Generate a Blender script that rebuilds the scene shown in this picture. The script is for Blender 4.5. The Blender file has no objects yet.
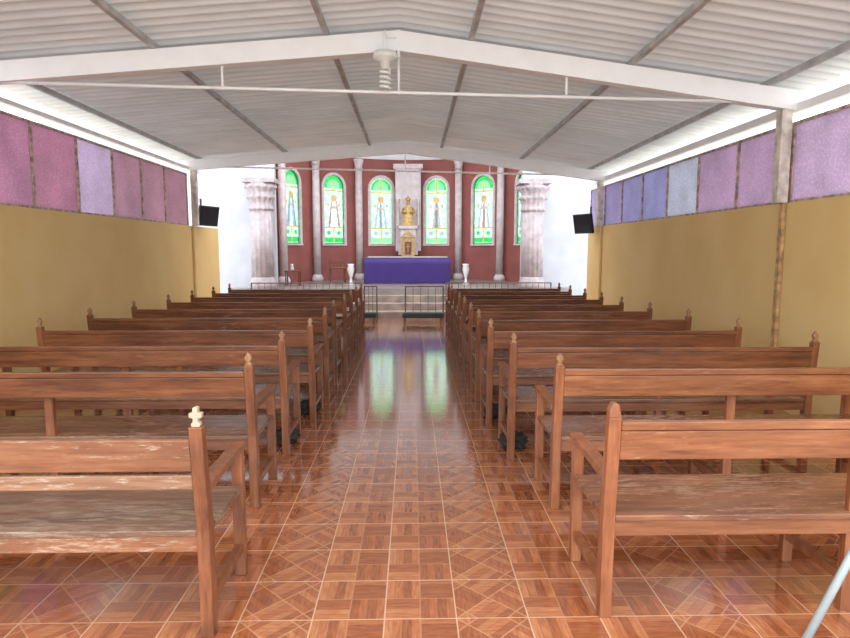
import bpy, bmesh, math, random
from mathutils import Matrix, Vector
random.seed(4)
S=bpy.context.scene
COL=S.collection
try:
    S.view_settings.view_transform='Standard'
except Exception: pass

def lin(c):
    return tuple(((v/255)/12.92 if v/255<=0.04045 else ((v/255+0.055)/1.055)**2.4) for v in c)+(1,)

# ---------------------------------------------------------------- geometry
def box(bm,x0,x1,y0,y1,z0,z1,M=None):
    vs=[bm.verts.new((x,y,z)) for x in (x0,x1) for y in (y0,y1) for z in (z0,z1)]
    f=[(0,1,3,2),(4,6,7,5),(0,4,5,1),(2,3,7,6),(0,2,6,4),(1,5,7,3)]
    for q in f: bm.faces.new([vs[i] for i in q])
    if M is not None:
        for v in vs: v.co=M@v.co
    return vs
def prism(bm,pts,axis,a0,a1,M=None):
    """extrude 2d polygon along axis. axis 'x': pts=(y,z); 'y': pts=(x,z); 'z': pts=(x,y)"""
    def mk(p,a):
        if axis=='x': return (a,p[0],p[1])
        if axis=='y': return (p[0],a,p[1])
        return (p[0],p[1],a)
    A=[bm.verts.new(mk(p,a0)) for p in pts]; B=[bm.verts.new(mk(p,a1)) for p in pts]
    bm.faces.new(A); bm.faces.new(B[::-1])
    n=len(pts)
    for i in range(n): bm.faces.new((A[i],B[i],B[(i+1)%n],A[(i+1)%n]))
    if M is not None:
        for v in A+B: v.co=M@v.co
def tube(bm,pts,r,seg=8,smooth=True):
    pts=[Vector(p) for p in pts]; rings=[]
    rr=r if isinstance(r,(list,tuple)) else [r]*len(pts)
    for i,p in enumerate(pts):
        d=(pts[min(i+1,len(pts)-1)]-pts[max(i-1,0)]).normalized()
        up=Vector((0,0,1)) if abs(d.z)<0.9 else Vector((0,1,0))
        a=d.cross(up).normalized(); b=a.cross(d).normalized()
        rings.append([bm.verts.new(p+(a*math.cos(t)+b*math.sin(t))*rr[i]) for t in [2*math.pi*k/seg for k in range(seg)]])
    for i in range(len(rings)-1):
        for k in range(seg):
            f=bm.faces.new((rings[i][k],rings[i][(k+1)%seg],rings[i+1][(k+1)%seg],rings[i+1][k])); f.smooth=smooth
    bm.faces.new(rings[0][::-1]); bm.faces.new(rings[-1])
def lathe(bm,prof,c=(0,0,0),seg=24,sx=1,sy=1,flute=0):
    rings=[]
    for r,z in prof:
        ring=[]
        for k in range(seg):
            t=2*math.pi*k/seg
            q=r*(1-flute*(0.5+0.5*math.cos(t*14))) if flute else r
            ring.append(bm.verts.new((c[0]+q*math.cos(t)*sx,c[1]+q*math.sin(t)*sy,c[2]+z)))
        rings.append(ring)
    for i in range(len(rings)-1):
        for k in range(seg):
            f=bm.faces.new((rings[i][k],rings[i][(k+1)%seg],rings[i+1][(k+1)%seg],rings[i+1][k])); f.smooth=True
    bm.faces.new(rings[0][::-1]); bm.faces.new(rings[-1])

def finish(bm,name,mats,parent=None,loc=(0,0,0),bevel=0,rot=None):
    bmesh.ops.recalc_face_normals(bm,faces=bm.faces)
    me=bpy.data.meshes.new(name); bm.to_mesh(me); bm.free()
    if not isinstance(mats,(list,tuple)): mats=[mats]
    for m in mats: me.materials.append(m)
    ob=bpy.data.objects.new(name,me); COL.objects.link(ob)
    ob.location=loc
    if rot: ob.rotation_euler=rot
    if parent: ob.parent=parent
    if bevel:
        m=ob.modifiers.new('bevel','BEVEL'); m.width=bevel; m.segments=2; m.limit_method='ANGLE'; m.angle_limit=math.radians(40)
    return ob
def tag(ob,label,cat,group=None,kind=None):
    ob["label"]=label; ob["category"]=cat
    if group: ob["group"]=group
    if kind: ob["kind"]=kind
    return ob
def thing(name,label,cat,loc=(0,0,0),rz=0,group=None,kind=None):
    e=bpy.data.objects.new(name,None); e.empty_display_size=0.1; COL.objects.link(e)
    e.location=loc; e.rotation_euler=(0,0,rz)
    return tag(e,label,cat,group,kind)

# ---------------------------------------------------------------- materials
class NT:
    def __init__(s,name):
        s.m=bpy.data.materials.new(name); s.m.use_nodes=True
        s.t=s.m.node_tree; s.t.nodes.clear()
        s.out=s.t.nodes.new('ShaderNodeOutputMaterial')
    def n(s,ty,**k):
        nd=s.t.nodes.new(ty)
        for a,b in k.items(): setattr(nd,a,b)
        return nd
    def set(s,sock,v):
        if v is None: return
        if isinstance(v,bpy.types.NodeSocket): s.t.links.new(v,sock)
        else: sock.default_value=v
    def m_(s,op,a,b=None,c=None):
        nd=s.n('ShaderNodeMath',operation=op)
        s.set(nd.inputs[0],a); s.set(nd.inputs[1],b); s.set(nd.inputs[2],c)
        return nd.outputs[0]
    def mix(s,f,a,b,mode='MIX'):
        nd=s.n('ShaderNodeMix',data_type='RGBA',blend_type=mode)
        s.set(nd.inputs[0],f); s.set(nd.inputs[6],a); s.set(nd.inputs[7],b)
        return nd.outputs[2]
    def pos(s,scale=(1,1,1),obj=False):
        if obj: o=s.n('ShaderNodeTexCoord').outputs['Object']
        else: o=s.n('ShaderNodeNewGeometry').outputs['Position']
        mp=s.n('ShaderNodeMapping'); s.t.links.new(o,mp.inputs[0]); mp.inputs['Scale'].default_value=scale
        return mp.outputs[0]
    def noise(s,vec,scale=5,detail=4,rough=.5):
        nd=s.n('ShaderNodeTexNoise'); s.t.links.new(vec,nd.inputs['Vector'])
        nd.inputs['Scale'].default_value=scale; nd.inputs['Detail'].default_value=detail; nd.inputs['Roughness'].default_value=rough
        return nd.outputs[0]
    def ramp(s,f,stops,const=False):
        nd=s.n('ShaderNodeValToRGB'); s.t.links.new(f,nd.inputs[0])
        el=nd.color_ramp.elements
        if const: nd.color_ramp.interpolation='CONSTANT'
        while len(el)<len(stops): el.new(.5)
        for e,(p,c) in zip(el,stops): e.position=p; e.color=c if len(c)==4 else lin(c)
        return nd.outputs[0]
    def bump(s,h,strength=.3,dist=.01):
        nd=s.n('ShaderNodeBump'); s.t.links.new(h,nd.inputs['Height'])
        nd.inputs['Strength'].default_value=strength; nd.inputs['Distance'].default_value=dist
        return nd.outputs[0]
    def bsdf(s,color,rough=.5,metal=0,normal=None,spec=None,coat=0,coatr=.05):
        nd=s.n('ShaderNodeBsdfPrincipled')
        s.set(nd.inputs['Base Color'],color); s.set(nd.inputs['Roughness'],rough); s.set(nd.inputs['Metallic'],metal)
        if normal is not None: s.t.links.new(normal,nd.inputs['Normal'])
        if spec is not None: nd.inputs['Specular IOR Level'].default_value=spec
        if coat:
            nd.inputs['Coat Weight'].default_value=coat; nd.inputs['Coat Roughness'].default_value=coatr
        s.t.links.new(nd.outputs[0],s.out.inputs[0])
        return nd.outputs[0]

def simple(name,c,rough=.5,metal=0,var=.12,scale=8,bump=0):
    t=NT(name); p=t.pos()
    n=t.noise(p,scale,5)
    d=tuple(max(0,x*(1-var)) for x in c); l=tuple(min(255,x*(1+var*.6)) for x in c)
    col=t.ramp(n,[(.3,d),(.7,l)])
    nm=t.bump(n,bump) if bump else None
    t.bsdf(col,rough,metal,nm)
    return t.m

def wood(name,dark,mid,light,worn=None,wear=.62,axis='x',rough=.32,soft=.02,amt=.65):
    t=NT(name)
    sc={'x':(1.2,14,14),'z':(14,14,1.2),'y':(14,1.2,14)}[axis]
    p=t.pos(sc); n=t.noise(p,2.2,7,.62)
    n2=t.noise(p,9,4,.6)
    f=t.m_('ADD',t.m_('MULTIPLY',n,.7),t.m_('MULTIPLY',n2,.3))
    col=t.ramp(f,[(.30,dark),(.5,mid),(.70,light)])
    big=t.noise(t.pos((.9,5,3)),1.6,4)
    bm_=t.ramp(big,[(.42,(0,0,0,1)),(.68,(1,1,1,1))])
    col=t.mix(t.m_('MULTIPLY',bm_,.55),col,lin(dark))
    r=rough
    if worn:
        sc2={'x':(3.8,24,24),'z':(24,24,3.8),'y':(24,3.8,24)}[axis]
        w=t.noise(t.pos(sc2),2.2,9,.78)
        reg=t.noise(t.pos((.8,2,2)),1.3,2)   # wear gathers in patches
        w=t.m_('ADD',w,t.m_('MULTIPLY',t.m_('SUBTRACT',reg,.5),.45))
        wm=t.ramp(w,[(wear-soft,(0,0,0,1)),(wear+soft,(amt,amt,amt,1))])
        col=t.mix(wm,col,lin(worn))
        r=t.m_('ADD',t.m_('MULTIPLY',wm,.35),rough)
    nm=t.bump(f,.3,.003)
    t.bsdf(col,r,0,nm)
    return t.m

wood_x=wood('pew_wood_long',(72,40,26),(126,76,48),(156,102,68),worn=(170,134,104),wear=.66)
wood_z=wood('pew_wood_upright',(82,46,28),(136,82,52),(164,108,72),worn=(172,128,94),wear=.73,axis='z')
wood_s=wood('pew_seat_wood',(68,44,32),(120,82,58),(148,108,80),worn=(164,138,114),wear=.63,soft=.05,rough=.24)
wornx=wood('worn_wood_long',(102,62,42),(146,96,66),(172,124,92),worn=(192,168,144),wear=.60,rough=.42,soft=.05,amt=.7)
wornpale=wood('worn_pale_slat',(112,80,60),(158,118,90),(186,152,124),worn=(204,190,172),wear=.53,rough=.45,soft=.05)
wornseat=wood('worn_seat_wood',(76,54,42),(122,90,70),(146,114,92),worn=(168,148,128),wear=.60,rough=.28,soft=.06)
redwood=wood('orange_wood_long',(96,54,34),(150,94,60),(178,122,82),worn=(190,156,122),wear=.645,rough=.3)
redseat=wood('orange_seat_wood',(84,52,36),(138,90,62),(168,120,86),worn=(184,156,128),wear=.60,rough=.24,soft=.05)
redwoodz=wood('orange_wood_upright',(104,58,36),(154,94,60),(180,122,82),axis='z',rough=.3)
finm=wood('finial_wood',(150,125,100),(196,172,146),(218,200,176),axis='z')
finm2=wood('finial_brown_wood',(110,72,46),(156,112,76),(188,146,108),axis='z')

def floor_mat():
    t=NT('parquet_print_tile'); T=.305
    g=t.n('ShaderNodeNewGeometry').outputs['Position']
    sp=t.n('ShaderNodeSeparateXYZ'); t.t.links.new(g,sp.inputs[0])
    X=t.m_('DIVIDE',t.m_('ADD',sp.outputs[0],.12+T*60),T); Y=t.m_('DIVIDE',t.m_('ADD',sp.outputs[1],T*60),T)
    ix=t.m_('FLOOR',X); iy=t.m_('FLOOR',Y)
    fx=t.m_('SUBTRACT',t.m_('FRACT',X),.5); fy=t.m_('SUBTRACT',t.m_('FRACT',Y),.5)
    gx=t.m_('GREATER_THAN',t.m_('ABSOLUTE',fx),.490); gy=t.m_('GREATER_THAN',t.m_('ABSOLUTE',fy),.490)
    grout=t.m_('MAXIMUM',gx,gy)
    md=t.m_('MODULO',ix,3); diag=t.m_('MULTIPLY',t.m_('GREATER_THAN',md,.5),t.m_('LESS_THAN',md,1.5))
    rx=t.m_('MULTIPLY',t.m_('ADD',fx,fy),.7071); ry=t.m_('MULTIPLY',t.m_('SUBTRACT',fy,fx),.7071)
    def mixf(a,b):
        return t.m_('ADD',t.m_('MULTIPLY',a,t.m_('SUBTRACT',1.0,diag)),t.m_('MULTIPLY',b,diag))
    px=t.m_('ADD',mixf(fx,rx),5.0); py=t.m_('ADD',mixf(fy,ry),5.0)
    N=2.0
    cx=t.m_('FLOOR',t.m_('MULTIPLY',px,N)); cy=t.m_('FLOOR',t.m_('MULTIPLY',py,N))
    par=t.m_('MODULO',t.m_('ADD',cx,cy),2)
    ux=t.m_('FRACT',t.m_('MULTIPLY',px,N)); uy=t.m_('FRACT',t.m_('MULTIPLY',py,N))
    ip=t.m_('SUBTRACT',1.0,par)
    s_=t.m_('ADD',t.m_('MULTIPLY',ux,par),t.m_('MULTIPLY',uy,ip))
    s4=t.m_('MULTIPLY',s_,4.0); si=t.m_('FLOOR',s4); sf=t.m_('ABSOLUTE',t.m_('SUBTRACT',t.m_('FRACT',s4),.5))
    seam=t.m_('GREATER_THAN',sf,.44)
    e1=t.m_('GREATER_THAN',t.m_('ABSOLUTE',t.m_('SUBTRACT',ux,.5)),.478); e2=t.m_('GREATER_THAN',t.m_('ABSOLUTE',t.m_('SUBTRACT',uy,.5)),.478)
    edge=t.m_('MAXIMUM',e1,e2)
    cb=t.n('ShaderNodeCombineXYZ')
    t.t.links.new(t.m_('ADD',t.m_('MULTIPLY',cx,7.3),si),cb.inputs[0]); t.t.links.new(t.m_('ADD',t.m_('MULTIPLY',cy,3.7),diag),cb.inputs[1])
    wn=t.n('ShaderNodeTexWhiteNoise',noise_dimensions='3D'); t.t.links.new(cb.outputs[0],wn.inputs[0])
    vA=t.noise(t.pos((60,9,1)),1.4,5,.6); vB=t.noise(t.pos((9,60,1)),1.4,5,.6)
    st=t.m_('ADD',t.m_('MULTIPLY',vA,par),t.m_('MULTIPLY',vB,ip))
    f=t.m_('ADD',t.m_('MULTIPLY',wn.outputs[0],.28),t.m_('MULTIPLY',st,.72))
    col=t.ramp(f,[(.22,(124,64,36)),(.5,(168,96,58)),(.78,(204,138,92))])
    col=t.mix(t.m_('MULTIPLY',seam,.4),col,lin((120,64,38)))
    col=t.mix(t.m_('MULTIPLY',edge,t.m_('ADD',.36,t.m_('MULTIPLY',diag,.2))),col,lin((216,160,118)))
    col=t.mix(t.m_('MULTIPLY',grout,.66),col,lin((214,176,144)))
    dirt=t.noise(t.pos(),.9,4)
    col=t.mix(t.m_('MULTIPLY',dirt,.12),col,lin((160,124,100)))
    rg=t.m_('ADD',t.m_('MULTIPLY',t.noise(t.pos(),3,3),.10),.09)
    rg=t.m_('ADD',rg,t.m_('MULTIPLY',grout,.2))
    wv=t.noise(t.pos((1,1,1)),5,2)
    nm=t.bump(wv,.05,.01)
    t.bsdf(col,rg,0,nm,spec=1.0,coat=1.0,coatr=.09)
    return t.m
M_floor=floor_mat()
PER=.16; RY0=2.4
def roof_mat():
    t=NT('corrugated_sheet'); a=t.noise(t.pos((1,1,1)),1.2,4); b=t.noise(t.pos((.6,6,1)),2,5)
    f=t.m_('ADD',t.m_('MULTIPLY',a,.5),t.m_('MULTIPLY',b,.5))
    col=t.ramp(f,[(.3,(206,206,202)),(.6,(234,235,232))])
    # corrugation shading painted into the sheet colour, darkest along the raised flutes
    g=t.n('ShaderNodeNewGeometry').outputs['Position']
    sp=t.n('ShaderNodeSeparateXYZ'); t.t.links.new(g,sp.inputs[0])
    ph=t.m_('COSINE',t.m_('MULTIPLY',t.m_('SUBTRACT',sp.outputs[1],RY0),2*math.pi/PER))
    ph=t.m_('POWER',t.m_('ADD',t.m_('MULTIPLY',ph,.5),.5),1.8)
    rib_shade=t.m_('MULTIPLY',ph,t.m_('ADD',.68,t.m_('MULTIPLY',a,.5)))
    col=t.mix(rib_shade,col,lin((84,83,80)))
    b_=t.bsdf(col,.5)
    tl=t.n('ShaderNodeBsdfTranslucent'); tl.inputs[0].default_value=(.8,.82,.82,1)
    mx=t.n('ShaderNodeMixShader'); mx.inputs[0].default_value=.045
    t.t.links.new(b_,mx.inputs[1]); t.t.links.new(tl.outputs[0],mx.inputs[2]); t.t.links.new(mx.outputs[0],t.out.inputs[0])
    return t.m
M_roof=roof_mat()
def wall_mat():
    t=NT('ochre_painted_wall')
    a=t.noise(t.pos((1,.9,.8)),1.1,4,.5); b=t.noise(t.pos(),22,3)
    col=t.ramp(a,[(.3,(228,190,124)),(.55,(234,200,136)),(.75,(238,206,146))])
    t.bsdf(col,.75,0,t.bump(b,.1,.004)); return t.m
M_ochre=wall_mat()
M_white=simple('white_plaster',(192,194,202),.8,0,.04,3)
M_white2=simple('white_plaster_apse',(235,236,238),.8,0,.04,3)
M_wpaint=simple('white_painted_steel',(252,251,249),.4,0,.02,5)
M_dsteel=simple('dull_steel_purlin',(190,190,188),.6,0,.12,6)
M_frame=simple('weathered_window_steel',(190,166,150),.6,0,.35,14)
M_postw=simple('weathered_post_paint',(218,208,192),.65,0,.2,9)
M_rust=simple('rusty_brown_steel',(188,150,104),.7,0,.3,14)
M_rose=simple('rose_plaster',(158,92,86),.75,0,.08,2)
M_stone=simple('pink_grey_stone',(182,169,173),.6,0,.12,6,.1)
M_stone2=simple('pale_stone',(218,206,208),.6,0,.08,6,.1)
M_marble=simple('pinkish_beige_marble',(164,146,136),.35,0,.18,4)
M_tan=simple('tan_carved_stone',(196,162,112),.5,0,.18,12,.2)
M_conc=simple('pale_concrete',(206,204,200),.85,0,.1,2)
M_sfloor=simple('sanctuary_marble',(148,136,132),.35,0,.1,3)
M_black=simple('black_plastic',(22,22,26),.35,0,.1,5)
M_screen=simple('dark_screen',(40,48,56),.12,0,.1,2)
M_gold=simple('gilt_metal',(205,160,84),.4,.3,.2,12)
M_gate=simple('dark_iron',(96,86,80),.5,.4,.2,9)
M_railp=simple('grey_painted_iron',(130,118,114),.5,.2,.2,9)
M_kneel=simple('dark_green_vinyl',(36,50,42),.45,0,.2,8)
M_bundle=simple('dark_speckled_cloth',(48,42,42),.9,0,.7,40,.6)
M_vase=simple('white_ceramic',(228,228,226),.25,0,.03,4)
M_bulb=simple('white_lamp_glass',(235,235,228),.3,0,.03,4)
M_tube=simple('pale_blue_steel_tube',(190,212,216),.3,.2,.08,7)
M_robe=simple('golden_robe',(222,186,122),.5,.1,.2,16)
M_skin=simple('statue_skin',(205,160,130),.6,0,.05,5)
M_dwood=wood('dark_stained_wood',(70,38,26),(124,72,48),(150,96,68),axis='z')
M_cloth=simple('purple_satin',(56,32,112),.6,0,.06,3)

def pane_mat(name,c,tr=.35):
    t=NT(name)
    vor=t.n('ShaderNodeTexVoronoi'); t.t.links.new(t.pos(),vor.inputs['Vector']); vor.inputs['Scale'].default_value=42
    a=t.noise(t.pos((1,1,1)),2.5,4)
    d=tuple(x*.94 for x in c); l=tuple(min(255,x*1.05) for x in c)
    col=t.ramp(a,[(.3,d),(.7,l)])
    dots=t.ramp(vor.outputs['Distance'],[(.25,(1,1,1,1)),(.5,(.6,.58,.6,1))])
    col=t.mix(.45,col,dots,'MULTIPLY')
    nm=t.bump(vor.outputs['Distance'],.4,.004)
    b=t.bsdf(col,.35,0,nm)
    tl=t.n('ShaderNodeBsdfTranslucent'); t.t.links.new(col,tl.inputs[0])
    mx=t.n('ShaderNodeMixShader'); mx.inputs[0].default_value=.5
    t.t.links.new(b,mx.inputs[1]); t.t.links.new(tl.outputs[0],mx.inputs[2]); t.t.links.new(mx.outputs[0],t.out.inputs[0])
    return t.m
def glass_mat(name,c,k=.6):
    t=NT(name); a=t.noise(t.pos(),9,3)
    col=t.ramp(a,[(.3,tuple(x*.85 for x in c)),(.7,c)])
    tl=t.n('ShaderNodeBsdfTranslucent'); t.t.links.new(col,tl.inputs[0])
    tp=t.n('ShaderNodeBsdfTransparent'); t.t.links.new(col,tp.inputs[0])
    mx=t.n('ShaderNodeMixShader'); mx.inputs[0].default_value=k
    t.t.links.new(tl.outputs[0],mx.inputs[1]); t.t.links.new(tp.outputs[0],mx.inputs[2]); t.t.links.new(mx.outputs[0],t.out.inputs[0])
    return t.m
GL=[glass_mat('pale_glass',(156,190,168)),glass_mat('green_glass',(48,152,76),.85),glass_mat('amber_glass',(160,138,78)),
    glass_mat('blue_glass',(100,122,138)),glass_mat('brown_glass',(118,104,90)),glass_mat('flesh_glass',(156,132,114)),
    glass_mat('white_glass',(176,192,188)),glass_mat('rose_glass',(140,104,98)),glass_mat('lead_line',(66,78,70)),
    glass_mat('grey_blue_glass',(130,146,154)),glass_mat('cream_glass',(190,190,172)),glass_mat('light_green_glass',(112,178,126))]

# ---------------------------------------------------------------- shell
YS=1.2
bm=bmesh.new(); box(bm,-4.2,3.7,-1.5,13.9,-.1,0); o=finish(bm,'floor',M_floor); tag(o,'glossy brown parquet-patterned ceramic tile floor','floor',kind='structure')
bm=bmesh.new(); box(bm,-30,30,-14,40,-.3,-.1); o=finish(bm,'ground',M_conc); tag(o,'pale concrete ground outside the chapel','ground',kind='structure')
bm=bmesh.new(); box(bm,-4.2,-4.1,YS,13.2,0,2.0); o=finish(bm,'wall_left',M_ochre); tag(o,'ochre painted low side wall','wall',kind='structure')
bm=bmesh.new(); box(bm,3.6,3.7,YS,12.6,0,2.0); o=finish(bm,'wall_right',M_ochre); tag(o,'ochre painted low side wall','wall',kind='structure')
bm=bmesh.new(); box(bm,-9,-3.38,15.42,15.6,-.1,6); o=finish(bm,'wall_back',M_white); tag(o,'bright white plaster church wall beside the apse','wall',kind='structure')
bm=bmesh.new(); box(bm,2.74,9,15.42,15.6,-.1,6); o=finish(bm,'wall_back',M_white); tag(o,'bright white plaster church wall beside the apse','wall',kind='structure')
# sanctuary platform + steps
AX,AY,AR=-.1,16.2,3.8
bm=bmesh.new(); box(bm,-4.4,3.9,15.0,20.3,-.1,.62); o=finish(bm,'floor_sanctuary',M_sfloor); tag(o,'raised pale marble sanctuary floor','floor',kind='structure')
for i in range(3):
    bm=bmesh.new(); box(bm,-4.2,3.7,13.9+.37*i,13.9+.37*(i+1)-(0 if i<2 else .01),-.1,.155*(i+1)); o=finish(bm,'step',M_marble,bevel=.01)
    tag(o,'beige marble step up to the sanctuary','step',group='sanctuary steps',kind='structure')

# roof
APX=-.12
def raf(x,y=5.93):
    d=.006*(y-5.93)
    if x<=APX: return 3.55-(APX-x)*(3.55-3.23)/(4.1+APX)-d
    return 3.55-(x-APX)*(3.55-3.04)/(3.6-APX)-d
bm=bmesh.new()
xs=[-4.45,-3.2,-1.7,APX,1.0,2.3,3.85]; n=int((12.2-RY0)/PER*8); rows=[]
for j in range(n+1):
    y=RY0+j*PER/8; w=.042*math.cos(2*math.pi*j/8)
    rows.append([bm.verts.new((x,y,raf(x,y)+.105+w)) for x in xs])
for j in range(n):
    for i in range(len(xs)-1):
        f=bm.faces.new((rows[j][i],rows[j][i+1],rows[j+1][i+1],rows[j+1][i])); f.smooth=True
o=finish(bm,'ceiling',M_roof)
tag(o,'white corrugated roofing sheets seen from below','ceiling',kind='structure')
YE=RY0+n*PER/8
for x in (-3.95,-2.35,-.78,.55,2.05,3.35):
    bm=bmesh.new(); vs=box(bm,x-.022,x+.022,RY0,YE,.003,.056)
    for v in vs: v.co.z+=raf(x,v.co.y)
    o=finish(bm,'purlin',M_dsteel)
    tag(o,'long dull grey steel purlin under the roof sheets','roof beam',group='roof purlins')

def truss(y):
    th=thing('roof_truss','white painted steel gable truss with thin tie rod','roof truss',(0,y,0),group='gable trusses')
    R_=lambda x: raf(x,y)
    for a,b in ((-4.22,APX),(APX,3.72)):
        bm=bmesh.new(); prism(bm,[(a,R_(a)-.18),(b,R_(b)-.18),(b,R_(b)),(a,R_(a))],'y',-.055,.055)
        finish(bm,'rafter',M_wpaint,th)
    bm=bmesh.new(); box(bm,APX-.012,APX+.012,-.065,-.052,R_(APX)-.24,R_(APX)+.0); finish(bm,'ridge_plate',M_wpaint,th)
    def tz(x): return 3.01-(x-APX)*.0135*1.5
    bm=bmesh.new(); tube(bm,[(-3.9,0,tz(-3.9)),(3.3,0,tz(3.3))],.016); finish(bm,'tie_rod',M_wpaint,th)
    for x in (-1.75,APX,1.45):
        bm=bmesh.new(); tube(bm,[(x,0,tz(x)-.02),(x,0,R_(x)-.17)],.012); finish(bm,'strut',M_wpaint,th)
    return th
truss(5.93); truss(11.66)
# eave beam
bm=bmesh.new(); box(bm,3.61,3.68,YS,12.6,2.84,2.92); o=finish(bm,'eave_beam',M_wpaint); tag(o,'white painted steel eave beam above the windows','roof beam')
bm=bmesh.new(); box(bm,-4.185,-4.115,YS,12.6,3.03,3.08); o=finish(bm,'eave_beam',M_wpaint); tag(o,'white painted steel eave beam above the windows','roof beam')
for (x,y) in ((3.535,5.93),(3.535,11.66),(-4.035,5.93),(-4.035,11.66)):
    th=thing('support_post','weathered cream steel post carrying the roof truss','post',(x,y,0),group='roof posts')
    top=raf(x,y)-.18
    bm=bmesh.new(); box(bm,-.05,.055,-.05,.05,2.0,top); finish(bm,'post_shaft',M_postw,th,bevel=.006)
    bm=bmesh.new()
    if x>0: box(bm,.02,.06,-.03,.03,0,2.0)
    else: box(bm,-.06,-.02,-.03,.03,0,2.0)
    finish(bm,'post_casing',M_rust if y<7 else M_ochre,th,bevel=.004)

# side windows
PC={}
def pm(c):
    if c not in PC: PC[c]=pane_mat('purple_pane_%d'%len(PC),c)
    return PC[c]
wn=0
def sidewin(x,y0,y1,z1,c):
    global wn; wn+=1
    th=thing('window_%d'%wn,'purple tinted translucent pane in weathered metal frame','window',(x,0,2.0),kind='structure')
    bm=bmesh.new(); fw=.026
    box(bm,-.02,.02,y0,y1,0,fw); box(bm,-.02,.02,y0,y1,z1-2-fw,z1-2)
    box(bm,-.02,.02,y0,y0+fw*.8,fw,z1-2-fw); box(bm,-.02,.02,y1-fw*.8,y1,fw,z1-2-fw)
    finish(bm,'window_frame',M_frame,th)
    bm=bmesh.new(); box(bm,-.005,.005,y0+fw*.8,y1-fw*.8,fw,z1-2-fw); finish(bm,'window_pane',pm(c),th)
yb=[1.4,2.7,4.1,5.1,6.02,6.93,7.84,8.75,9.66,10.55,11.58]
cs=[(222,182,204)]*5+[(222,180,200),(234,220,240),(216,184,198),(216,182,196),(214,178,192)]
for i in range(len(yb)-1): sidewin(-4.15,yb[i],yb[i+1],2.95,cs[i])
yb=[2.1,3.05,4.0,4.95,5.93,6.92,7.87,8.82,9.77,10.72,11.67,12.6]
cs=[(230,212,232)]*4+[(222,200,222),(220,198,220),(224,226,238),(196,196,228),(198,194,228),(204,196,228),(206,196,228)]
for i in range(len(yb)-1): sidewin(3.65,yb[i],yb[i+1],2.76,cs[i])

# ---------------------------------------------------------------- apse
WA=[-62,-37.3,-13.4,13.4,37.3,62]
WB,WT,WH=1.74,3.86,.38
def inwin(th,z,g=.0):
    for a in WA:
        u=math.radians(th-a)*AR
        hw=WH+g
        if abs(u)<hw and z>WB-g:
            if z<WT-hw+g: return True
            if u*u+(z-(WT+g-hw))**2<hw*hw: return True
    return False
bm=bmesh.new()
dth=.5; dz=.04; z0=.62; nz=int((4.42-z0)/dz); nt=int(196/dth); V={}
def vv(i,j):
    if (i,j) not in V:
        a=math.radians(-98+i*dth); V[(i,j)]=bm.verts.new((AX+AR*math.sin(a),AY+AR*math.cos(a),z0+j*dz))
    return V[(i,j)]
for i in range(nt):
    for j in range(nz):
        if not inwin(-98+(i+.5)*dth,z0+(j+.5)*dz,.015):
            bm.faces.new((vv(i,j),vv(i+1,j),vv(i+1,j+1),vv(i,j+1)))
o=finish(bm,'wall_apse',M_rose); m=o.modifiers.new('th','SOLIDIFY'); m.thickness=.12; m.offset=1 
tag(o,'curved rose-red plaster apse wall','wall',kind='structure')
def ringband(name,r0,r1,za,zb,mat,label):
    bm=bmesh.new(); rs=[]
    for i in range(0,99):
        a=math.radians(-98+i*2)
        rs.append([bm.verts.new((AX+r*math.sin(a),AY+r*math.cos(a),z)) for r,z in ((r0,za),(r0,zb),(r1,zb),(r1,za))])
    for i in range(98):
        for k in range(4):
            bm.faces.new((rs[i][k],rs[i][(k+1)%4],rs[i+1][(k+1)%4],rs[i+1][k]))
    bm.faces.new(rs[0]); bm.faces.new(rs[-1])
    o=finish(bm,name,mat); tag(o,label,'trim',kind='structure')
ringband('trim_1',3.76,3.95,4.40,5.6,M_white2,'white plaster band above the rose apse wall')
bm=bmesh.new(); box(bm,-4.2,4.0,16.6,20.3,5.6,5.7); o=finish(bm,'apse_sky_blocker',M_white2); tag(o,'unseen white slab added over the apse to block sky light','ceiling',kind='structure')  # added slab, keeps open sky from overlighting the apse

def wcol(k,u,v):
    H=WT-WB
    hw=WH
    if v<H-hw: e=min(hw-abs(u),v)
    else: e=hw-math.hypot(u,v-(H-hw))
    side=k in(0,1,4,5)
    if e<.02: return 8
    if v>H-hw-.05:
        if side:
            if e<.16: return 1
            return 2 if abs(u)<.03 else 11
        if e<.06: return 10
        if e<.14 and abs(u)>.06: return 1
        return 2 if abs(u)<.025 else 11
    if e<.07: return (1 if int(v*5)%3 or v>1.2 else 11) if side else (10 if e<.045 else 11)
    if abs(v-1.62)<.025 or abs(v-.50)<.025: return 2
    if abs(u)<.028 and (v>1.62 or v<.50): return 2
    if .50<v<1.62 and abs(u)<.27:
        if abs(u)>.255: return 8
        cx=.02*math.sin(k*2.1)
        hd=math.hypot(u-cx,(v-1.40))
        if hd<.055: return 5
        if hd<.105: return 2
        w=.10+.11*max(0,(1.30-v))/.75
        if v<1.33 and abs(u-cx)<w:
            b=[(3,9,6),(7,6,10),(9,6,3),(10,9,4),(9,6,7),(3,9,6)][k]
            if abs(v-1.12)<.035 and abs(u-cx)<.09: return 5
            d=abs(u-cx)/w
            return b[2] if d<.25 else (b[1] if d<.65 else b[0])
        if math.hypot(abs(u)-.19,v-1.2)<.04: return 2
        return 0 if (int(v*7)+int(u*9+5))%3 else 6
    if v<.2: return 1 if side else 11
    if math.hypot(abs(u)-.18,v-.34)<.06: return 1 if side else 9
    return 0 if (int(u*8+9)+int(v*6))%4 else 6
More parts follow.
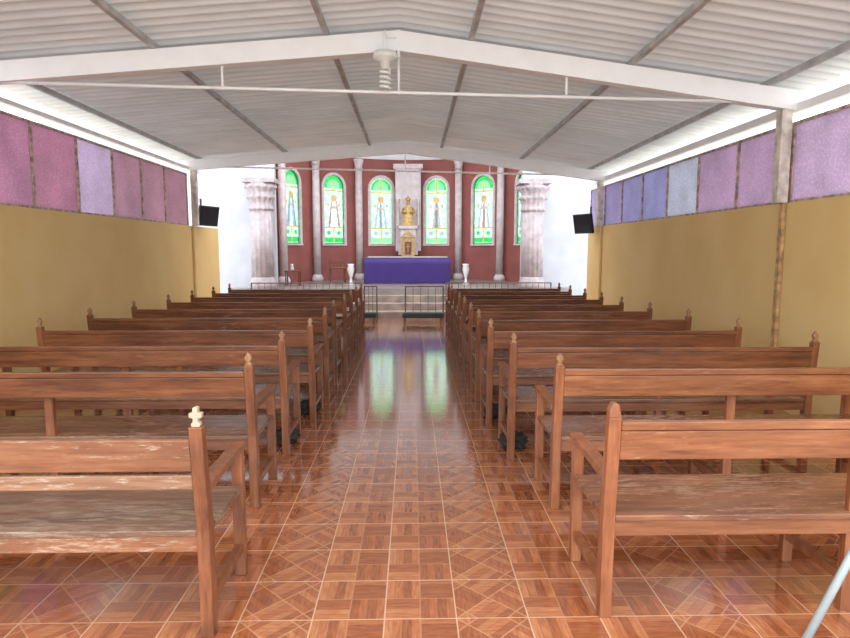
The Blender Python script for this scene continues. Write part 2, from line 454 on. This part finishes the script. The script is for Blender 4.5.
for k,a in enumerate(WA):
    wn+=1; ar=math.radians(a)
    th=thing('window_%d'%wn,'arched stained glass window with saint figure and green border','window',
             (AX+(AR+.02)*math.sin(ar),AY+(AR+.02)*math.cos(ar),WB),rz=-ar,kind='structure')
    H=WT-WB; bm=bmesh.new(); st=.02; NU=int(WH/st+.01); VV={}
    def gv(i,j):
        if (i,j) not in VV: VV[(i,j)]=bm.verts.new((i*st,0,j*st))
        return VV[(i,j)]
    for i in range(-NU,NU):
        for j in range(int(H/st)+1):
            u=(i+.5)*st; v=(j+.5)*st
            if v>H: continue
            if v>H-WH and math.hypot(u,v-(H-WH))>WH+.01: continue
            f=bm.faces.new((gv(i,j),gv(i+1,j),gv(i+1,j+1),gv(i,j+1))); f.material_index=wcol(k,u,v)
    finish(bm,'stained_glass',GL,th)
    bm=bmesh.new()
    path=[(-WH,0),(-WH,H-WH)]+[(-WH*math.cos(t),H-WH+WH*math.sin(t)) for t in [math.pi*q/18 for q in range(1,18)]]+[(WH,H-WH),(WH,0)]
    pin=[(x*(1-.03/WH),z if z<=H-WH else H-WH+(z-(H-WH))*(1-.03/WH)) for x,z in path]
    pout=[(x*(1+.05/WH),z if z<=H-WH else H-WH+(z-(H-WH))*(1+.05/WH)) for x,z in path]
    R=[[bm.verts.new((p[0],yy,p[1])) for p,yy in ((pi,-.05),(po,-.05),(po,.06),(pi,.06))] for pi,po in zip(pin,pout)]
    for i in range(len(R)-1):
        for q in range(4): bm.faces.new((R[i][q],R[i][(q+1)%4],R[i+1][(q+1)%4],R[i+1][q]))
    bm.faces.new(R[0]); bm.faces.new(R[-1])
    box(bm,-WH-.05,WH+.05,-.07,.06,-.05,.0)
    finish(bm,'window_surround',M_stone2,th)

def column(x,y,z,h,r,big=False):
    th=thing('stone_column','large pink-grey stone column with flared carved capital' if big else 'slim pale stone column against rose wall','column',(x,y,z),group='large apse columns' if big else 'slim apse columns')
    if big:
        bm=bmesh.new(); lathe(bm,[(r*1.18,0),(r*1.18,.12),(r*1.1,.18),(r,.24),(r,.28)],seg=36); finish(bm,'column_base',M_stone,th)
        bm=bmesh.new(); lathe(bm,[(r,.28),(r*.95,h-.75)],seg=112,flute=.06); finish(bm,'column_shaft',M_stone,th)
        bm=bmesh.new()
        lathe(bm,[(r*1.0,h-.75),(r*1.12,h-.72),(r*1.12,h-.67),(r*.98,h-.65),(r*1.0,h-.55),(r*1.14,h-.48),(r*1.26,h-.40),(r*1.06,h-.38),(r*1.12,h-.30),(r*1.3,h-.24),(r*1.45,h-.16),(r*1.2,h-.14),(r*1.3,h-.1)],seg=112,flute=.10)
        box(bm,-r*1.45,r*1.45,-r*1.15,r*1.15,h-.1,h)
        for lv,rr in ((h-.46,1.12),(h-.22,1.28)):
            for kk in range(12):
                a=2*math.pi*kk/12
                bmesh.ops.create_icosphere(bm,subdivisions=2,radius=.05,matrix=Matrix.Translation((r*rr*math.cos(a),r*rr*math.sin(a),lv+.03)))
        finish(bm,'column_capital',M_stone,th)
    else:
        bm=bmesh.new(); lathe(bm,[(r*1.5,0),(r*1.5,.1),(r*1.1,.2)]); finish(bm,'column_base',M_stone2,th)
        bm=bmesh.new(); lathe(bm,[(r*.98,.2),(r*.92,h-.3)]); finish(bm,'column_shaft',M_stone2,th)
        bm=bmesh.new(); lathe(bm,[(r*1.1,h-.3),(r*1.0,h-.22),(r*1.35,h-.05),(r*1.35,h)]); finish(bm,'column_capital',M_stone2,th)
column(-3.62,15.02,.62,2.62,.27,True); column(2.93,15.02,.62,2.60,.27,True)
for a in (-74,-49.5,-25.5,25.5,49.5,74):
    r=AR-.2; ar=math.radians(a); column(AX+r*math.sin(ar),AY+r*math.cos(ar),.62,3.72,.115)

# central pier / niche
th=thing('altar_niche','pale marble pier with pedestal above the retable','niche',(AX-.02,19.45,.62))
bm=bmesh.new(); box(bm,-.40,.40,.1,.42,.9,3.55); box(bm,-.46,.46,.05,.42,3.45,3.6); finish(bm,'niche_back',M_stone2,th,bevel=.01)
bm=bmesh.new(); box(bm,-.3,.3,-.35,.1,.78,1.0); box(bm,-.24,.24,-.3,.1,1.0,1.58); box(bm,-.3,.3,-.36,.1,1.58,1.68); finish(bm,'pedestal',M_stone2,th,bevel=.01)
for sx in(-1,1):
    bm=bmesh.new(); lathe(bm,[(.06,1.68),(.045,1.74),(.04,2.45),(.07,2.52)],(sx*.32,.02,0),16); finish(bm,'niche_colonette',M_stone2,th)
th=thing('tabernacle','small tan stone tabernacle with dark door on the retable','tabernacle',(AX-.02,18.8,1.36))
bm=bmesh.new(); box(bm,-.2,.2,-.15,.15,0,.56); prism(bm,[(-.24,.56),(.24,.56),(0,.78)],'y',-.17,.15); finish(bm,'body',M_tan,th,bevel=.01)
bm=bmesh.new(); box(bm,-.10,.10,-.165,-.15,.06,.44); finish(bm,'door',M_dwood,th)
bm=bmesh.new(); box(bm,-.012,.012,-.18,-.165,.14,.38); box(bm,-.06,.06,-.18,-.165,.28,.305); finish(bm,'door_cross',M_gold,th)
# statue
th=thing('saint_statue','golden robed saint statue with crown on stone pedestal','statue',(AX-.02,19.3,2.3))
bm=bmesh.new(); lathe(bm,[(.19,0),(.2,.03),(.16,.25),(.13,.42),(.15,.5),(.12,.58),(.045,.62),(.04,.64)],seg=56,sy=.7,flute=.10); finish(bm,'robe',M_robe,th)
bm=bmesh.new(); lathe(bm,[(.02,.62),(.05,.65),(.058,.70),(.05,.75),(.02,.78)],seg=20); finish(bm,'head',M_skin,th)
bm=bmesh.new(); lathe(bm,[(.055,.755),(.06,.77),(.085,.84),(.04,.86),(.01,.92)],seg=16); finish(bm,'crown',M_gold,th)
for sx in(-1,1):
    bm=bmesh.new(); tube(bm,[(sx*.12,0,.54),(sx*.17,-.05,.42),(sx*.05,-.14,.40)],[.05,.05,.03]); finish(bm,'sleeve',M_gold,th)
# retable
th=thing('marble_retable','long pale marble retable ledge behind the altar','retable',(-.13,18.8,.62))
bm=bmesh.new(); box(bm,-1.15,1.15,-.22,.3,0,.66); finish(bm,'retable_base',M_marble,th)
bm=bmesh.new(); box(bm,-1.2,1.2,-.3,.3,.66,.74); finish(bm,'retable_top',M_stone2,th,bevel=.01)
# altar
th=thing('altar_table','altar table draped with a deep purple cloth','altar',(-.13,17.3,.62))
bm=bmesh.new(); box(bm,-1.12,1.12,-.32,.32,0,.66); finish(bm,'altar_body',M_marble,th)
bm=bmesh.new()
nx=120
W,D=1.19,.39
def rim():
    pts=[]
    for i in range(nx): pts.append((-W+2*W*i/nx,-D,0,-1))
    for i in range(30): pts.append((W,-D+2*D*i/30,1,0))
    for i in range(nx): pts.append((W-2*W*i/nx,D,0,1))
    for i in range(30): pts.append((-W,D-2*D*i/30,-1,0))
    return pts
R=rim(); lev=[.72,.55,.3,.03]; rings=[]
for li,z in enumerate(lev):
    ring=[]
    for i,(x,y,nx_,ny_) in enumerate(R):
        w=.006*math.sin(i*.35)*(li/3)+.006*math.sin(i*.13+1)*(li/3)
        ring.append(bm.verts.new((x+nx_*w,y+ny_*w,z)))
    rings.append(ring)
for a in range(3):
    for i in range(len(R)):
        f=bm.faces.new((rings[a][i],rings[a][(i+1)%len(R)],rings[a+1][(i+1)%len(R)],rings[a+1][i])); f.smooth=True
bm.faces.new(rings[0])
finish(bm,'altar_cloth',M_cloth,th)
# vases
for x in(-1.66,1.46):
    bm=bmesh.new(); lathe(bm,[(.10,0),(.10,.03),(.04,.08),(.03,.18),(.07,.3),(.10,.42),(.075,.5),(.10,.56),(.085,.56),(.06,.5),(.02,.45)],(0,0,0),28)
    o=finish(bm,'floor_vase',M_vase,None,(x,16.7,.62)); tag(o,'white ceramic urn vase standing beside the altar','vase',group='altar urns')
# chair
th=thing('wooden_chair','dark wooden chair with slatted back by the apse wall','chair',(-2.12,17.6,.62),.2)
for sx in(-.2,.2):
    bm=bmesh.new(); box(bm,sx-.02,sx+.02,-.2,-.16,0,.40); finish(bm,'leg',M_dwood,th)
    bm=bmesh.new(); box(bm,sx-.02,sx+.02,.16,.2,0,.62); finish(bm,'leg',M_dwood,th)
bm=bmesh.new(); box(bm,-.23,.23,-.22,.22,.40,.44); finish(bm,'seat',M_dwood,th,bevel=.008)
bm=bmesh.new(); box(bm,-.18,.18,.17,.19,.54,.61)
for q in (-.1,0,.1): box(bm,q-.015,q+.015,.172,.188,.44,.54)
finish(bm,'backrest',M_dwood,th)
# small side table
th=thing('side_table','small low wooden side table beside the large column','table',(-3.12,16.2,.62))
bm=bmesh.new(); box(bm,-.2,.2,-.15,.15,.36,.40); finish(bm,'table_top',M_dwood,th,bevel=.006)
for sx in(-.17,.17):
    for sy in(-.12,.12):
        bm=bmesh.new(); box(bm,sx-.015,sx+.015,sy-.015,sy+.015,0,.36); finish(bm,'leg',M_dwood,th)
bm=bmesh.new(); lathe(bm,[(.04,0),(.06,.05),(.03,.12),(.05,.17),(.03,.17)],seg=16); o=finish(bm,'small_vase',M_vase,None,(-3.15,16.2,1.02)); tag(o,'small white vase standing on the side table','vase')

# railings
def railing(x0,x1,y,h,name,label,mat,step=.14,rz=0,group='sanctuary railing'):
    th=thing(name,label,'railing',(x0,y,0),rz,group=group); L=x1-x0
    bm=bmesh.new(); box(bm,0,L,-.015,.015,h-.025,h); finish(bm,'top_rail',mat,th)
    bm=bmesh.new(); box(bm,0,L,-.010,.010,.08,.10); finish(bm,'bottom_rail',mat,th)
    n=max(2,round(L/step))
    for i in range(n+1):
        x=.012+(L-.024)*i/n; e=i in(0,n)
        bm=bmesh.new(); r=.014 if e else .006
        box(bm,x-r,x+r,-r,r,0 if e else .10,h-.025); finish(bm,'post' if e else 'baluster',mat,th)
railing(-3.55,-1.1,13.6,.84,'railing','grey painted iron railing before the sanctuary',M_railp)
railing(.74,3.1,13.6,.84,'railing','grey painted iron railing before the sanctuary',M_railp)
railing(-1.07,-.77,13.6,.76,'gate','iron gate leaf opening to the sanctuary steps',M_gate,.1,group='sanctuary gates')
railing(-.16,.70,13.6,.76,'gate','iron gate leaf opening to the sanctuary steps',M_gate,.17,group='sanctuary gates')
for x in(-1.22,.24):
    th=thing('kneeler','low kneeler with dark green padded top','kneeler',(x,13.25,0),group='kneelers')
    bm=bmesh.new(); box(bm,-.45,.45,-.13,.13,.10,.21); finish(bm,'cushion',M_kneel,th,bevel=.03)
    for sx in(-.4,.4):
        bm=bmesh.new(); box(bm,sx-.03,sx+.03,-.12,.12,0,.10); finish(bm,'foot',M_dwood,th)

# TVs
def tv(x,y,z,rz,xw):
    th=thing('television','black television on a wall bracket, angled to the pews','television',(x,y,z),rz,group='televisions')
    M=Matrix.Rotation(math.radians(10),4,'X')
    bm=bmesh.new(); box(bm,-.27,.27,-.03,.03,-.19,.19,M); box(bm,-.17,.17,.03,.09,-.13,.13,M); finish(bm,'tv_body',M_black,th,bevel=.01)
    bm=bmesh.new(); box(bm,-.245,.245,-.036,-.03,-.155,.165,M); finish(bm,'screen',M_screen,th)
    bm=bmesh.new(); tube(bm,[(0,.08,0),(0,.17,.0),(0,.17,.33)],.02); finish(bm,'bracket',M_gate,th)
tv(-3.90,12.0,2.2,math.radians(70),0); tv(3.33,12.0,2.06,math.radians(-68),0)

# lamp
th=thing('hanging_lamp','white spiral fluorescent bulb in a round holder hanging from the truss','lamp',(-.24,5.8,3.02))
bm=bmesh.new(); lathe(bm,[(.03,.33),(.1,.31),(.115,.27),(.1,.25),(.045,.23),(.04,.16)]); finish(bm,'lamp_holder',M_bulb,th)
bm=bmesh.new(); pts=[(.042*math.cos(t),.042*math.sin(t),.16-.17*t/(8*math.pi)) for t in [8*math.pi*i/90 for i in range(91)]]
tube(bm,pts,.014,8); finish(bm,'spiral_bulb',M_bulb,th)
bm=bmesh.new(); tube(bm,[(0,0,.32),(0,0,.50)],.008); tube(bm,[(0,0,.46),(.12,.1,.46)],.008); finish(bm,'hanger',M_wpaint,th)

# ---------------------------------------------------------------- pews
def pew(s,xin,xout,y,style=0,label='worn brown wooden pew with pointed post finials'):
    L=abs(xout-xin)
    th=thing('pew',label,'pew',(xin,y,0),group='rows of pews')
    mx=[wood_x,wornx,redwood,redwood][style]; ms=[wood_s,wornseat,redseat,redseat][style]; mz=[wood_z,wood_z,redwoodz,redwoodz][style]
    def X(a): return s*a
    def bx(bm,a,b,*r): box(bm,min(X(a),X(b)),max(X(a),X(b)),*r)
    def ln(z): return -.045*max(0,z-.45)/.43
    pw=.052; TOPZ=.88
    for a,b in ((0,pw),(L-pw,L)):
        bm=bmesh.new(); t=TOPZ
        plain=style==2 and a==0
        prof=[(-.0,0),(.055,0),(.058,.42),(ln(t)+.045,t),(ln(t),t),(-.005,.45)]
        prism(bm,prof,'x',X(a),X(b))
        if plain:
            prism(bm,[(X(a),t-.001),(X(b),t-.001),(X(a+.040),t+.055),(X(a+.016),t+.062),(X(a),t+.03)],'y',ln(t)+.002,ln(t)+.043)
        finish(bm,'back_post',mz,th,bevel=.004)
        c=(a+b)/2
        if not plain:
            cross=s<0 and a==0 and y<3
            if cross: F=[(-.016,0),(-.018,.012),(-.010,.020),(-.010,.034),(-.024,.035),(-.025,.054),(-.010,.055),(-.010,.074),(0,.078)]
            else: F=[(-.018,0),(-.020,.010),(-.011,.018),(-.011,.028),(-.019,.036),(-.021,.046),(-.015,.058),(-.008,.068),(0,.080)]
            P=F+[(-q,z) for q,z in F[-2::-1]]
            bm=bmesh.new(); prism(bm,[(X(c)+q,z+TOPZ) for q,z in P],'y',ln(TOPZ)+.008,ln(TOPZ)+.036)
            finish(bm,'finial',finm if cross else finm2,th,bevel=.003)
    bm=bmesh.new(); bx(bm,L/2-.025,L/2+.025,.028,.065,0,.43); bx(bm,L/2-.025,L/2+.025,.022,.05,.43,.80); finish(bm,'back_post',mz,th)
    def board(nm,za,zb,m,y0=.0,t=.022):
        bm=bmesh.new(); prism(bm,[(ln(za)+y0,za),(ln(za)+y0+t,za),(ln(zb)+y0+t,zb),(ln(zb)+y0,zb)],'x',X(pw),X(L-pw)); finish(bm,nm,m,th,bevel=.005)
    if style==1:
        board('backrest_board',.70,.83,mx); board('backrest_rail',.625,.685,wornpale)
    elif style>=2:
        board('backrest_board',.70,.825,mx); board('top_rail',.828,.865,mx,-.006,.034)
    else:
        board('backrest_board',.69,.81,mx); board('top_rail',.812,.845,mx,-.006,.034)
    bm=bmesh.new(); bx(bm,.0+.004,L-.004,.06,.47,.425,.452); bx(bm,pw,L-pw,.0,.06,.425,.452); finish(bm,'seat',ms,th,bevel=.005)
    bm=bmesh.new(); bx(bm,pw,L-pw,.01,.03,.36,.424); bx(bm,pw,L-pw,.42,.44,.36,.424); finish(bm,'seat_apron',mx,th)
    for a,b,t in ((0,pw,.61),(L-pw,L,.61),(L/2-.025,L/2+.025,.36)):
        bm=bmesh.new()
        if t>.5: bx(bm,a,b,.471,.52,0,t)
        else: bx(bm,a,b,.445,.49,0,.42)
        finish(bm,'front_leg',mz,th,bevel=.005)
        bm=bmesh.new(); bx(bm,a+.01,b-.01,.06,.47 if t>.5 else .445,.12,.16); finish(bm,'stretcher',mz,th)
    for a,b in((-.005,pw+.005),(L-pw-.005,L+.005)):
        bm=bmesh.new(); prism(bm,[(.036,.60),(.2,.61),(.54,.612),(.55,.63),(.54,.645),(.2,.64),(.036,.635)],'x',X(a),X(b)); finish(bm,'armrest',mz,th,bevel=.005)
LY=[(2.33,-.80,-3.35),(3.58,-.93,-3.38),(4.55,-.94,-3.36),(5.45,-.88,-3.30),(6.45,-.89,-3.38),(7.4,-.92,-3.35),(8.4,-.90,-3.33),(9.3,-.9,-3.33),(10.2,-.9,-3.3),(11.1,-.9,-3.3)]
for i,(y,a,b) in enumerate(LY):
    if i==0: pew(-1,a,b,y,1,'weathered pew with pale worn backrest and cross-shaped finial')
    else: pew(-1,a,b,y,0)
RY=[(2.43,.79,2.95),(3.52,.83,2.97),(4.42,.71,2.98),(5.33,.66,2.9),(6.2,.65,2.85),(7.05,.65,2.78),(7.9,.65,2.74),(8.75,.65,2.74),(9.6,.65,2.74),(10.5,.65,2.74),(11.3,.65,2.74)]
for i,(y,a,b) in enumerate(RY):
    if i==0: pew(1,a,b,y,2,'brown pew with plain pointed post and worn seat')
    elif i==1: pew(1,a,b,y,3)
    else: pew(1,a,b,y,0)

# bundles beneath pew ends
for x,y in((-1.03,4.88),(.80,4.72),(-1.0,5.80),(.78,5.62)):
    bm=bmesh.new(); bmesh.ops.create_icosphere(bm,subdivisions=4,radius=.1)
    for v in bm.verts:
        n=v.co.normalized(); k=1+.22*math.sin(n.x*9+y)*math.sin(n.y*7+x)+.12*math.sin(n.z*13+n.x*11)
        v.co=Vector((v.co.x*k*1.0,v.co.y*k*1.4,min(.065,max(-.05,v.co.z*k*.6))))
    for f in bm.faces: f.smooth=True
    o=finish(bm,'cloth_bundle',M_bundle,None,(x,y,.05)); tag(o,'crumpled dark speckled cloth bundle on floor by pew','cloth',group='cloth bundles')

# metal stand lower corner
th=thing('folding_stand','pale blue metal folding stand with slanted tube legs','stand',(1.55,2.24,0))
for p in (((0,0,.01),(.42,.0,.95)),((.84,0,.01),(.42,0,.95))):
    bm=bmesh.new(); tube(bm,p,.016); finish(bm,'leg',M_tube,th)
bm=bmesh.new(); tube(bm,[(.14,0,.32),(.70,0,.32)],.008); finish(bm,'crossbar',M_tube,th)
bm=bmesh.new(); tube(bm,[(.42,0,.95),(.42,-.45,.01)],.014); finish(bm,'leg',M_tube,th)

# ---------------------------------------------------------------- light
w=bpy.data.worlds.new('World'); S.world=w; w.use_nodes=True
bg=w.node_tree.nodes['Background']; bg.inputs[0].default_value=(.93,.97,1,1); bg.inputs[1].default_value=3.5

cam=bpy.data.cameras.new('camera'); co=bpy.data.objects.new('camera',cam); COL.objects.link(co)
cam.sensor_width=36; cam.lens=26.0; cam.clip_end=200
co.location=(0,0,1.55); co.rotation_euler=(math.radians(90-6.4),0,math.radians(-1.2))
S.camera=co
